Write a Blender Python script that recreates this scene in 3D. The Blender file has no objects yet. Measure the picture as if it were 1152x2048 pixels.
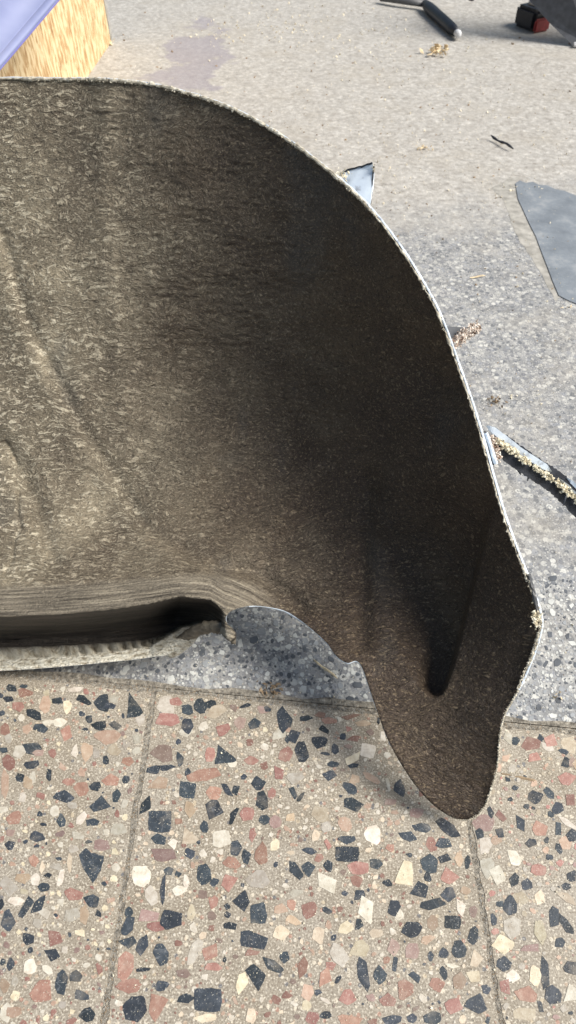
import bpy, bmesh, math, random
import numpy as np
from mathutils import Vector, noise
random.seed(7)
SC = bpy.context.scene
R = math.radians

# ------------------------------------------------------------------ camera
PITCH = R(47.6); FPX = 1479.0; CAMH = 1.0
cd = bpy.data.cameras.new('camera'); cam = bpy.data.objects.new('camera', cd)
SC.collection.objects.link(cam); SC.camera = cam
cam.location = (0, 0, CAMH); cam.rotation_euler = (R(90) - PITCH, 0, 0)
cd.sensor_fit = 'VERTICAL'; cd.sensor_height = 36; cd.lens = 36 * FPX / 2048
cd.clip_start = 0.01; cd.clip_end = 200
cd.dof.use_dof = True; cd.dof.focus_distance = 1.05; cd.dof.aperture_fstop = 9.0

# ------------------------------------------------------------------ light
SUN_EL, SUN_AZ = R(47), R(-11)        # azimuth from +X towards +Y
w = bpy.data.worlds.new('World'); SC.world = w; w.use_nodes = True
nt = w.node_tree; bg = nt.nodes['Background']
sky = nt.nodes.new('ShaderNodeTexSky'); sky.sky_type = 'NISHITA'; sky.sun_disc = False
sky.sun_elevation = SUN_EL; sky.sun_rotation = R(90) - SUN_AZ
sky.air_density = 1.6; sky.dust_density = 3.0
nt.links.new(sky.outputs[0], bg.inputs[0]); bg.inputs[1].default_value = 0.05
sl = bpy.data.lights.new('sun', 'SUN'); sl.energy = 3.2; sl.angle = R(32); sl.color = (1, 0.955, 0.88)
so = bpy.data.objects.new('sun', sl); SC.collection.objects.link(so)
sd = Vector((math.cos(SUN_EL) * math.cos(SUN_AZ), math.cos(SUN_EL) * math.sin(SUN_AZ), math.sin(SUN_EL)))
so.rotation_euler = sd.to_track_quat('Z', 'Y').to_euler()
SC.view_settings.view_transform = 'Standard'; SC.view_settings.look = 'None'
SC.view_settings.exposure = 0.9; SC.view_settings.gamma = 1

# ------------------------------------------------------------------ helpers
FWD = np.array([0, math.cos(PITCH), -math.sin(PITCH)])
UP = np.array([0, math.sin(PITCH), math.cos(PITCH)])
RT = np.array([1., 0, 0])
CP = np.array([0, 0, CAMH])

def P(px, py, d):                     # a point of the place seen along a ray, d metres in
    return CP + d * (RT * (px - 576) / FPX + UP * (1024 - py) / FPX + FWD)

def G(px, py, z=0.0):                 # a point of the ground
    r = RT * (px - 576) / FPX + UP * (1024 - py) / FPX + FWD
    t = (z - CAMH) / r[2]
    return CP + t * r

def link(name, me, mat=None, parent=None):
    o = bpy.data.objects.new(name, me); SC.collection.objects.link(o)
    if mat is not None and not me.materials: me.materials.append(mat)
    if parent is not None: o.parent = parent
    return o

def mesh(name, verts, faces, mat=None, parent=None, smooth=False):
    me = bpy.data.meshes.new(name)
    me.from_pydata([tuple(map(float, v)) for v in verts], [], [tuple(map(int, f)) for f in faces])
    me.update()
    if smooth: me.shade_smooth()
    return link(name, me, mat, parent)

def thing(name, label, cat, loc=(0, 0, 0), group=None):
    o = bpy.data.objects.new(name, None); SC.collection.objects.link(o)
    o.empty_display_size = .05
    o['label'] = label; o['category'] = cat
    if group: o['group'] = group
    return o

def tag(o, label=None, cat=None, group=None, kind=None):
    if label: o['label'] = label
    if cat: o['category'] = cat
    if group: o['group'] = group
    if kind: o['kind'] = kind
    return o

def catmull(pts, n=8, closed=False):
    pts = [np.array(p, float) for p in pts]; out = []
    N = len(pts)
    rng = range(N if closed else N - 1)
    for i in rng:
        p0 = pts[(i - 1) % N] if closed or i > 0 else 2 * pts[0] - pts[1]
        p1 = pts[i]; p2 = pts[(i + 1) % N]
        p3 = pts[(i + 2) % N] if closed or i + 2 < N else 2 * pts[-1] - pts[-2]
        for k in range(n):
            t = k / n
            out.append(.5 * ((2 * p1) + (-p0 + p2) * t + (2 * p0 - 5 * p1 + 4 * p2 - p3) * t * t + (-p0 + 3 * p1 - 3 * p2 + p3) * t ** 3))
    if not closed: out.append(pts[-1])
    return np.array(out)

def prism(poly, up, name, mat, parent=None, bevel=0.0):
    """poly: list of 3-D points (a planar-ish ring), up: thickness vector (extruded from -up to 0)."""
    bm = bmesh.new()
    top = [bm.verts.new(tuple(p)) for p in poly]
    f = bm.faces.new(top)
    r = bmesh.ops.extrude_face_region(bm, geom=[f])
    vs = [e for e in r['geom'] if isinstance(e, bmesh.types.BMVert)]
    bmesh.ops.translate(bm, verts=vs, vec=-Vector(tuple(up)))
    if bevel:
        bmesh.ops.bevel(bm, geom=list(bm.edges), offset=bevel, segments=2, affect='EDGES')
    bmesh.ops.recalc_face_normals(bm, faces=bm.faces)
    me = bpy.data.meshes.new(name); bm.to_mesh(me); bm.free()
    return link(name, me, mat, parent)

def tube(pts, rad, sides=8, jitter=0.0, flat=1.0, seed=0, updir=None):
    """verts, faces of a swept tube; rad number or per-point list."""
    rnd = random.Random(seed)
    V, F = [], []
    pts = [np.array(p, float) for p in pts]; n = len(pts)
    u0 = np.array(updir if updir is not None else (0, -.67, .74), float)
    for i, p in enumerate(pts):
        t = pts[min(i + 1, n - 1)] - pts[max(i - 1, 0)]; t /= np.linalg.norm(t) + 1e-9
        a = np.cross(t, u0); a /= np.linalg.norm(a) + 1e-9; b = np.cross(a, t)
        r = rad[i] if hasattr(rad, '__len__') else rad
        for k in range(sides):
            th = 2 * math.pi * k / sides; rr = r * (1 + jitter * (rnd.random() - .5))
            V.append(p + a * math.cos(th) * rr + b * math.sin(th) * rr * flat)
    for i in range(n - 1):
        for k in range(sides):
            F.append((i * sides + k, i * sides + (k + 1) % sides, (i + 1) * sides + (k + 1) % sides, (i + 1) * sides + k))
    F.append(tuple(range(sides))[::-1]); F.append(tuple(range((n - 1) * sides, n * sides)))
    return V, F

def join(parts):
    V, F = [], []
    for v, f in parts:
        o = len(V); V += list(v); F += [tuple(i + o for i in q) for q in f]
    return V, F

# ------------------------------------------------------------------ materials
class M:
    def __init__(s, name, rough=.6, spec=.5):
        s.m = bpy.data.materials.new(name); s.m.use_nodes = True
        s.t = s.m.node_tree; s.b = s.t.nodes['Principled BSDF']
        s.b.inputs['Roughness'].default_value = rough
        s.b.inputs['Specular IOR Level'].default_value = spec
        s.co = s.t.nodes.new('ShaderNodeTexCoord').outputs['Object']
    def n(s, typ, **kw):
        x = s.t.nodes.new('ShaderNode' + typ)
        for k, v in kw.items():
            if hasattr(x, k): setattr(x, k, v)
            else: x.inputs[k.replace('_', ' ')].default_value = v
        return x
    def l(s, a, b): s.t.links.new(a, b)
    def mapc(s, scale=(1, 1, 1), rot=(0, 0, 0), src=None):
        x = s.n('Mapping'); x.inputs['Scale'].default_value = scale; x.inputs['Rotation'].default_value = rot
        s.l(src or s.co, x.inputs[0]); return x.outputs[0]
    def noise(s, scale, detail=4, rough=.55, co=None, dist=0):
        x = s.n('TexNoise'); x.inputs['Scale'].default_value = scale; x.inputs['Detail'].default_value = detail
        x.inputs['Roughness'].default_value = rough; x.inputs['Distortion'].default_value = dist
        s.l(co or s.co, x.inputs['Vector']); return x.outputs['Fac']
    def voro(s, scale, co=None, feature='F1', out='Distance', rnd=1.0):
        x = s.n('TexVoronoi'); x.feature = feature; x.inputs['Scale'].default_value = scale
        x.inputs['Randomness'].default_value = rnd
        s.l(co or s.co, x.inputs['Vector']); return x.outputs[out]
    def ramp(s, fac, stops, interp='LINEAR'):
        x = s.n('ValToRGB'); cr = x.color_ramp; cr.interpolation = interp
        while len(cr.elements) < len(stops): cr.elements.new(.5)
        for e, (p, c) in zip(cr.elements, stops):
            e.position = p
            e.color = (c, c, c, 1) if not hasattr(c, '__len__') else (*c, 1)
        s.l(fac, x.inputs[0]); return x.outputs[0]
    def mix(s, fac, a, b, mode='MIX'):
        x = s.n('Mix'); x.data_type = 'RGBA'; x.blend_type = mode
        for v, i in ((fac, 0), (a, 6), (b, 7)):
            if isinstance(v, bpy.types.NodeSocket): s.l(v, x.inputs[i])
            elif i == 0: x.inputs[0].default_value = v
            else: x.inputs[i].default_value = (*v, 1)
        return x.outputs[2]
    def math(s, op, a, b=0.0):
        x = s.n('Math'); x.operation = op
        for v, i in ((a, 0), (b, 1)):
            if isinstance(v, bpy.types.NodeSocket): s.l(v, x.inputs[i])
            else: x.inputs[i].default_value = v
        return x.outputs[0]
    def col(s, c):
        if isinstance(c, bpy.types.NodeSocket): s.l(c, s.b.inputs['Base Color'])
        else: s.b.inputs['Base Color'].default_value = (*c, 1)
        return s
    def bump(s, h, dist, strength=1.0, prev=None):
        x = s.n('Bump'); x.inputs['Distance'].default_value = dist; x.inputs['Strength'].default_value = strength
        s.l(h, x.inputs['Height'])
        if prev is not None: s.l(prev, x.inputs['Normal'])
        s.l(x.outputs[0], s.b.inputs['Normal']); return x.outputs[0]
    def rough(s, f): s.l(f, s.b.inputs['Roughness'])
MAT = {}
STX, STY = G(388, 118, 0)[:2]

# inner coating of the fender: dark rubbery underseal with stretched flakes and dust
m = M('underseal', .55, .45)
wrp = m.n('VectorMath'); wrp.operation = 'ADD'
nz = m.n('TexNoise'); nz.inputs['Scale'].default_value = 22; nz.inputs['Detail'].default_value = 3
m.l(m.co, nz.inputs['Vector'])
sc = m.n('VectorMath'); sc.operation = 'SCALE'; sc.inputs['Scale'].default_value = .03
m.l(nz.outputs['Color'], sc.inputs[0]); m.l(m.co, wrp.inputs[0]); m.l(sc.outputs[0], wrp.inputs[1])
c1 = m.mapc((64, 200, 200), src=wrp.outputs[0]); c2 = m.mapc((220, 330, 330), src=wrp.outputs[0])
f1 = m.noise(1.0, 5, .6, c1, .6); f2 = m.noise(1.0, 4, .6, c2); big = m.noise(5.0, 4, .6)
f3 = m.noise(1.0, 2, .5, m.mapc((40, 90, 90)))
# dried mud pales the arch end; shade towards the tip is painted in too
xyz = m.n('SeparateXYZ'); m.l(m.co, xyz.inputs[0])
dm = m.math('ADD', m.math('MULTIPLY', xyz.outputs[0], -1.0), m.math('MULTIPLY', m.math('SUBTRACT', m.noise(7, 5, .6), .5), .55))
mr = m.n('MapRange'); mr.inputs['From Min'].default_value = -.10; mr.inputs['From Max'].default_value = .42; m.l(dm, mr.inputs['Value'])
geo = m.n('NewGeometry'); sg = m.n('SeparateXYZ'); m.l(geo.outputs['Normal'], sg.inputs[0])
lie = m.ramp(sg.outputs[2], [(.05, 0), (.5, 1)])          # pale dust on faces turned up, shade painted into the others
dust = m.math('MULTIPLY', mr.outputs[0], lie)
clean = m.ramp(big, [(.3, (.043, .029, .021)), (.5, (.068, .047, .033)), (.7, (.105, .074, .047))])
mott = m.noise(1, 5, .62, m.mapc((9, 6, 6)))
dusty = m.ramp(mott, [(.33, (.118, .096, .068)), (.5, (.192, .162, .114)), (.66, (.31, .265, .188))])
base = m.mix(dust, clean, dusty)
f4 = m.noise(1.0, 4, .6, m.mapc((150, 330, 330), (R(20), R(25), 0), src=wrp.outputs[0]))
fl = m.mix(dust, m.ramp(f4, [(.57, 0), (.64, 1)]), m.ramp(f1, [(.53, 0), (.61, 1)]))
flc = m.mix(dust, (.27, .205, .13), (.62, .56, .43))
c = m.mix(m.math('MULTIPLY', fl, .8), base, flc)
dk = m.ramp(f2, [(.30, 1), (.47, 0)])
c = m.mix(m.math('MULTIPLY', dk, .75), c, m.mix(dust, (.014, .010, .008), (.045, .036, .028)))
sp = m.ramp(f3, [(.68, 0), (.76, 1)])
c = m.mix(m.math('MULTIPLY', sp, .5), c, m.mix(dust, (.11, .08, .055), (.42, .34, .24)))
# rubbed off, bluish bare patches
bp_ = m.ramp(m.noise(9, 3, .5, m.mapc((1, .5, .5))), [(.60, 0), (.74, .45)])
c = m.mix(bp_, c, (.075, .082, .085))
fk = m.voro(420, m.mapc((.55, 1.3, 1.3), src=wrp.outputs[0]))
c = m.mix(m.ramp(fk, [(.16, .8), (.24, 0)]), c, m.mix(dust, (.24, .185, .12), (.60, .54, .42)))
fa = m.n('Attribute'); fa.attribute_name = 'flow'
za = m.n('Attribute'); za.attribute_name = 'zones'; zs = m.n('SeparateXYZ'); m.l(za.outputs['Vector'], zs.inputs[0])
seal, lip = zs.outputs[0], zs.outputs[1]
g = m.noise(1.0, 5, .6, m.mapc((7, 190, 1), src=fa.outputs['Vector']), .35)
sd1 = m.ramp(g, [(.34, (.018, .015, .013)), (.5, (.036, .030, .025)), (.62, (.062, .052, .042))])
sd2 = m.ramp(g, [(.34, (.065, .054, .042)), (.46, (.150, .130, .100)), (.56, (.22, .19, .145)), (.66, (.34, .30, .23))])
lie2 = m.math('MULTIPLY', lie, m.math('SUBTRACT', 1.0, zs.outputs[2]))  # trough mask holds the sealer dark, painting in its shade
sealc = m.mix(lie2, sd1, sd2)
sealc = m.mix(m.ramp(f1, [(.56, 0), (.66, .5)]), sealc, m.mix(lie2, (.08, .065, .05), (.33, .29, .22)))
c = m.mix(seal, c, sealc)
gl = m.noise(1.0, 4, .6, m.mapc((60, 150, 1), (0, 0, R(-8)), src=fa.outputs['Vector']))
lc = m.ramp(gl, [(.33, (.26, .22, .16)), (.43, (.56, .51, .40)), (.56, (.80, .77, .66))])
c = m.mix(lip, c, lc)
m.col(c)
hh = m.n('Mix'); m.l(seal, hh.inputs[0]); m.l(f1, hh.inputs[2]); m.l(g, hh.inputs[3])
h3 = m.n('Mix'); m.l(lip, h3.inputs[0]); m.l(hh.outputs[0], h3.inputs[2]); m.l(gl, h3.inputs[3])
b = m.bump(h3.outputs[0], .0068, 1.0); m.bump(f2, .0030, 1.0, b); MAT['underseal'] = m.m

# smoother brushed seam sealer of the wheel-arch lip
m = M('seam_sealer', .5, .45)
g = m.noise(1.0, 4, .55, m.mapc((9, 230, 230))); g2 = m.noise(40, 4)
c = m.ramp(g, [(.3, (.05, .042, .034)), (.55, (.105, .09, .068)), (.75, (.18, .155, .118))])
m.col(m.mix(m.ramp(g2, [(.45, 0), (.75, .7)]), c, (.2, .175, .13)))
m.bump(g, .003, .8); MAT['seam_sealer'] = m.m

m = M('dusty_lip', .6, .4)
g = m.noise(1.0, 4, .55, m.mapc((90, 150, 150))); 
m.col(m.ramp(g, [(.3, (.34, .29, .21)), (.5, (.6, .54, .42)), (.7, (.76, .72, .6))]))
m.bump(g, .003, .9); MAT['dusty_lip'] = m.m

m = M('white_paint', .35, .5)
g = m.noise(60, 5); m.col(m.ramp(g, [(.30, (.22, .23, .26)), (.42, (.58, .66, .76)), (.7, (.72, .80, .88))]))
m.bump(g, .001, .5); MAT['white_paint'] = m.m
m = M('frayed_fibre', .7, .3)
g = m.noise(130, 4); m.col(m.ramp(g, [(.3, (.22, .19, .15)), (.5, (.50, .46, .37)), (.72, (.76, .73, .64))]))
m.bump(g, .002, .8); MAT['frayed'] = m.m
m = M('torn_pink_edge', .8, .2)
g = m.noise(220, 4); m.col(m.ramp(g, [(.35, (.22, .14, .10)), (.46, (.52, .42, .35)), (.58, (.85, .78, .70))]))
m.bump(g, .003, 1); MAT['pink'] = m.m
m = M('yellow_foam', .85, .2)
g = m.noise(180, 4); m.col(m.ramp(g, [(.3, (.36, .30, .20)), (.5, (.70, .64, .48)), (.7, (.88, .85, .74))]))
m.bump(g, .003, 1); MAT['foam'] = m.m
m = M('dark_rubber', .5, .4)
g = m.noise(90, 4); m.col(m.ramp(g, [(.35, (.010, .012, .018)), (.7, (.028, .033, .045))]))
m.bump(g, .002, .7); MAT['rubber'] = m.m
m = M('grey_metal', .5, .4)
g = m.noise(50, 4); m.col(m.ramp(g, [(.3, (.06, .062, .068)), (.7, (.10, .104, .112))])); MAT['grey_metal'] = m.m

# terrazzo matrix
m = M('terrazzo_matrix', .5, .45)
fine = m.noise(420, 3, .6); med = m.noise(30, 4, .6); big = m.noise(6, 3)
c = m.ramp(med, [(.3, (.225, .192, .146)), (.55, (.295, .258, .203)), (.75, (.355, .32, .262))])
c = m.mix(m.ramp(big, [(.4, 0), (.62, .6)]), c, (.34, .31, .265))
vor = m.n('TexVoronoi'); vor.inputs['Scale'].default_value = 130; m.l(m.mapc((1, 1.0, 1), src=m.co), vor.inputs['Vector'])
chipm = m.ramp(vor.outputs['Distance'], [(.28, 1), (.34, 0)])
sep = m.n('SeparateColor'); m.l(vor.outputs['Color'], sep.inputs[0])
cc = m.ramp(sep.outputs[0], [(0, (.62, .56, .45)), (.28, (.36, .2, .15)), (.45, (.30, .27, .22)), (.6, (.50, .42, .30)), (.75, (.10, .11, .13)), (.84, (.40, .30, .22))], 'CONSTANT')
c = m.mix(m.math('MULTIPLY', chipm, m.ramp(sep.outputs[1], [(.25, 0), (.3, .8)])), c, cc)
c = m.mix(m.ramp(fine, [(.36, .75), (.48, 0)]), c, (.15, .12, .09))
c = m.mix(m.ramp(fine, [(.56, 0), (.64, .75)]), c, (.66, .61, .51))
m.col(c); m.bump(fine, .0006, .6); m.rough(m.ramp(med, [(.3, .42), (.7, .65)])); MAT['matrix'] = m.m

def chipmat(name, a, b, c_, vein=.0, ro=.42):
    m = M(name, ro, .45)
    oi = m.n('ObjectInfo')
    g = m.noise(110, 6, .7); fine = m.noise(500, 2)
    c = m.ramp(g, [(.3, a), (.52, b), (.75, c_)])
    hs = m.n('HueSaturation'); m.l(c, hs.inputs['Color'])
    m.l(m.ramp(oi.outputs['Random'], [(0, .62), (1, 1.25)]), hs.inputs['Value'])
    m.l(m.math('ADD', m.math('MULTIPLY', m.math('FRACT', m.math('MULTIPLY', oi.outputs['Random'], 7.3)), .03), .485), hs.inputs['Hue'])
    c = m.mix(m.ramp(fine, [(.64, 0), (.70, .6)]), hs.outputs[0], (.6, .57, .5))
    c = m.mix(m.ramp(m.noise(35, 4, .6), [(.56, 0), (.74, .32)]), c, (.40, .35, .28))
    if vein:
        v = m.noise(14, 3, .5, None, 2.0)
        x = m.math('ABSOLUTE', m.math('SUBTRACT', v, .5))
        c = m.mix(m.ramp(x, [(0, vein), (.006, 0)]), c, (.45, .47, .5))
    m.col(c); m.bump(fine, .0004, .5); MAT[name] = m.m
chipmat('chip_dark', (.026, .033, .041), (.040, .050, .062), (.080, .092, .108), .2)
chipmat('chip_white', (.40, .35, .28), (.54, .50, .43), (.68, .65, .58))
chipmat('chip_cream', (.42, .345, .245), (.55, .48, .36), (.66, .60, .48))
chipmat('chip_red', (.23, .122, .098), (.32, .180, .145), (.43, .31, .255), 0, .5)
chipmat('chip_orange', (.33, .235, .165), (.41, .305, .225), (.48, .40, .31), 0, .5)
chipmat('chip_mauve', (.21, .14, .125), (.28, .20, .175), (.36, .29, .26), 0, .5)

m = M('mortar', .9, .2)
g = m.noise(160, 5, .65); g2 = m.noise(18, 3)
c = m.ramp(g, [(.34, (.10, .09, .078)), (.46, (.20, .182, .152)), (.56, (.28, .255, .215)), (.68, (.46, .42, .35))])
m.col(c); m.bump(g, .003, 1); MAT['mortar'] = m.m

# the yard: worn grey terrazzo near, rough screed beyond
def chips_layer(m, scale, thr, seedoff):
    v = m.n('TexVoronoi'); v.inputs['Scale'].default_value = scale
    mp = m.n('Mapping'); mp.inputs['Location'].default_value = (seedoff, seedoff, 0); m.l(m.co, mp.inputs[0])
    m.l(mp.outputs[0], v.inputs['Vector'])
    s = m.n('SeparateColor'); m.l(v.outputs['Color'], s.inputs[0])
    return m.ramp(v.outputs['Distance'], [(thr, 1), (thr + .05, 0)]), s
m = M('yard_ground', .7, .4)
fine = m.noise(300, 3, .65); med = m.noise(26, 5, .6); big = m.noise(2.2, 4, .6)
c = m.ramp(med, [(.3, (.19, .193, .196)), (.52, (.275, .278, .28)), (.75, (.37, .37, .36))])
k1, s1 = chips_layer(m, 80, .44, 0)
cc1 = m.ramp(s1.outputs[0], [(0, (.13, .14, .155)), (.25, (.44, .44, .42)), (.5, (.27, .28, .30)), (.72, (.56, .56, .53)), (.82, (.19, .195, .21))], 'CONSTANT')
c = m.mix(m.math('MULTIPLY', k1, .85), c, cc1)
k2, s2 = chips_layer(m, 210, .36, 3.3)
cc2 = m.ramp(s2.outputs[0], [(0, (.12, .13, .15)), (.35, (.45, .45, .44)), (.6, (.2, .21, .24)), (.8, (.58, .57, .54))], 'CONSTANT')
c = m.mix(m.math('MULTIPLY', k2, .65), c, cc2)
# screed
cs = m.ramp(m.noise(60, 5, .7), [(.3, (.25, .235, .215)), (.46, (.375, .36, .335)), (.56, (.43, .415, .39)), (.7, (.60, .585, .55))])
g9 = m.noise(75, 4, .75)
cs = m.mix(m.ramp(m.noise(22, 5, .7), [(.52, 0), (.64, .5)]), cs, (.27, .25, .225))
cs = m.mix(m.ramp(g9, [(.60, 0), (.68, .75)]), cs, (.66, .63, .56))
cs = m.mix(m.ramp(g9, [(.32, .7), (.40, 0)]), cs, (.17, .145, .12))
cs = m.mix(m.ramp(fine, [(.30, .6), (.40, 0)]), cs, (.15, .13, .11))
xyz = m.n('SeparateXYZ'); m.l(m.co, xyz.inputs[0])
edge = m.math('ADD', m.math('ADD', xyz.outputs[1], m.math('MULTIPLY', xyz.outputs[0], -.25)), m.math('MULTIPLY', m.noise(5, 5, .6), 0.9))
mask = m.ramp(edge, [(0, 0), (1, 1)])
mr = m.n('MapRange'); mr.inputs['From Min'].default_value = 2.20; mr.inputs['From Max'].default_value = 2.55
m.l(edge, mr.inputs['Value'])
c = m.mix(mr.outputs[0], c, cs)
# dust lying thinner or thicker over both
dst = m.ramp(m.noise(3.5, 6, .65), [(.50, 0), (.68, .48)])
c = m.mix(dst, c, (.37, .34, .29))
dsp = m.noise(1, 3, .6, m.mapc((7, 7, 7)))
c = m.mix(m.ramp(dsp, [(.66, 0), (.78, .5)]), c, (.20, .185, .18))
st = m.n('Mapping'); st.inputs['Scale'].default_value = (1 / .17, 1 / .62, 1); st.inputs['Location'].default_value = (-STX / .17, -STY / .62, 0)
m.l(m.co, st.inputs[0]); ln = m.n('VectorMath'); ln.operation = 'LENGTH'; m.l(st.outputs[0], ln.inputs[0])
sd_ = m.math('ADD', ln.outputs['Value'], m.math('MULTIPLY', m.math('SUBTRACT', m.noise(4.5, 6, .65), .5), 3.4))
c = m.mix(m.ramp(sd_, [(.62, .62), (.85, 0)]), c, (.255, .235, .275))
m.col(c); m.rough(m.ramp(med, [(.3, .5), (.7, .78)]))
m.bump(m.math('ADD', m.math('MULTIPLY', fine, .4), med), .0035, .8)
MAT['yard'] = m.m

m = M('blue_slate', .42, .5)
g = m.noise(14, 5, .65); f = m.noise(160, 3)
c = m.ramp(g, [(.3, (.15, .17, .195)), (.55, (.21, .235, .265)), (.75, (.33, .345, .36))])
m.col(m.mix(m.ramp(f, [(.65, 0), (.75, .6)]), c, (.5, .48, .42))); m.bump(g, .004, .5); MAT['slate'] = m.m
m = M('oil_stain', .5, .4)
g = m.noise(60, 5, .65); m.col(m.ramp(g, [(.3, (.26, .24, .26)), (.7, (.37, .35, .37))])); m.bump(g, .003, .6); MAT['stain'] = m.m

m = M('strand_board', .6, .3)
g = m.noise(1, 3, .5, m.mapc((46, 46, 15), (0, R(6), 0)), .8); g2 = m.noise(1, 3, .5, m.mapc((70, 70, 22), (R(20), R(-24), 0)), .5)
c = m.ramp(g, [(.3, (.28, .16, .07)), (.42, (.44, .29, .14)), (.55, (.56, .40, .22)), (.7, (.68, .54, .34))])
c = m.mix(m.ramp(g2, [(.5, 0), (.54, .75)]), c, (.72, .60, .38)); c = m.mix(m.ramp(g2, [(.34, .8), (.42, 0)]), c, (.36, .21, .09))
m.col(c); m.bump(g, .003, .7); MAT['osb'] = m.m
m = M('blue_plastic', .55, .4); g = m.noise(9, 3)
m.col(m.ramp(g, [(.3, (.17, .20, .36)), (.7, (.22, .25, .42))])); MAT['blue'] = m.m
m = M('blue_plastic_hem', .35, .5); m.col((.15, .15, .42)); MAT['blue_dark'] = m.m
def plain(name, c, r=.5, sp=.5, amp=.3):
    m = M(name, r, sp); g = m.noise(45, 4)
    lo = tuple(v * (1 - amp) for v in c); hi = tuple(min(1, v * (1 + amp)) for v in c)
    m.col(m.ramp(g, [(.3, lo), (.7, hi)])); m.bump(g, .001, .5); MAT[name] = m.m
plain('black_plastic', (.014, .017, .026), .45)
plain('red_plastic', (.26, .04, .045), .45)
plain('amber_plastic', (.60, .34, .10), .5)
plain('pale_plastic', (.55, .56, .58), .45)
plain('dark_sheet', (.045, .05, .062), .5)
plain('wood_pale', (.66, .54, .36), .75, .3)
plain('wood_brown', (.27, .20, .13), .8, .3)
plain('crumb', (.70, .64, .50), .8, .3)
plain('tan_mortar', (.33, .32, .295), .9, .2)

# ------------------------------------------------------------------ the ground
def sheet(name, poly, z, mat, kind='structure'):
    o = mesh(name, [(p[0], p[1], z) for p in poly], [tuple(range(len(poly)))], mat)
    if o.data.polygons[0].normal.z < 0: o.data.flip_normals()
    return tag(o, kind=kind)

def wobble(poly, amp, n=10, seed=0):
    rnd = random.Random(seed); out = []
    for i in range(len(poly)):
        a, b = np.array(poly[i][:2], float), np.array(poly[(i + 1) % len(poly)][:2], float)
        for k in range(n):
            p = a + (b - a) * k / n; out.append(p + np.array([rnd.uniform(-amp, amp), rnd.uniform(-amp, amp)]))
    return out

ZY = -.006
ground = sheet('ground', [(-9, -2.5), (9, -2.5), (9, 14), (-9, 14)], ZY, MAT['yard'])

def front(px): return 1352 + (px) * 118 / 1152      # far edge of the terrazzo
def jl(py): return 302 - .152 * (py - 1420)
def jr(py): return 938 + .162 * (py - 1646)
YB = 2290
def corner(jf, off, far=True):
    if far:
        x = jf(1400)
        for _ in range(4): x = jf(front(x))
        y = front(x)
    else:
        x, y = jf(YB), YB
    return G(x + off, y)
gap = 6
LL = lambda py: jl(py) - (jr(py) - jl(py)); RR = lambda py: jr(py) + (jr(py) - jl(py))
bays = [(LL, jl), (jl, jr), (jr, RR)]
floor = mesh('terrazzo_floor', [(*G(-900, front(-900) - 9)[:2], -.0006), (*G(2050, front(2050) - 9)[:2], -.0006), (*G(2050, 2325)[:2], -.0006), (*G(-900, 2325)[:2], -.0006)], [(0, 1, 2, 3)], MAT['mortar'])
if floor.data.polygons[0].normal.z < 0: floor.data.flip_normals()
tag(floor, kind='structure')
tiles = []
for i, (a, b_) in enumerate(bays):
    q = [corner(a, gap), corner(b_, -gap), corner(b_, -gap, False), corner(a, gap, False)]
    # edges slightly chipped
    rnd = random.Random(i); ring = []
    for k in range(4):
        p, r_ = q[k], q[(k + 1) % 4]
        nn = 46
        for j in range(nn):
            t = j / nn; v = p + (r_ - p) * t
            if j: v = v + np.array([rnd.gauss(0, .0011), rnd.gauss(0, .0011), 0])
            ring.append((v[0], v[1], 0))
    o = prism(ring, (0, 0, .0045), 'terrazzo_tile', MAT['matrix'], floor)
    tiles.append((o, q))

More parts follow.
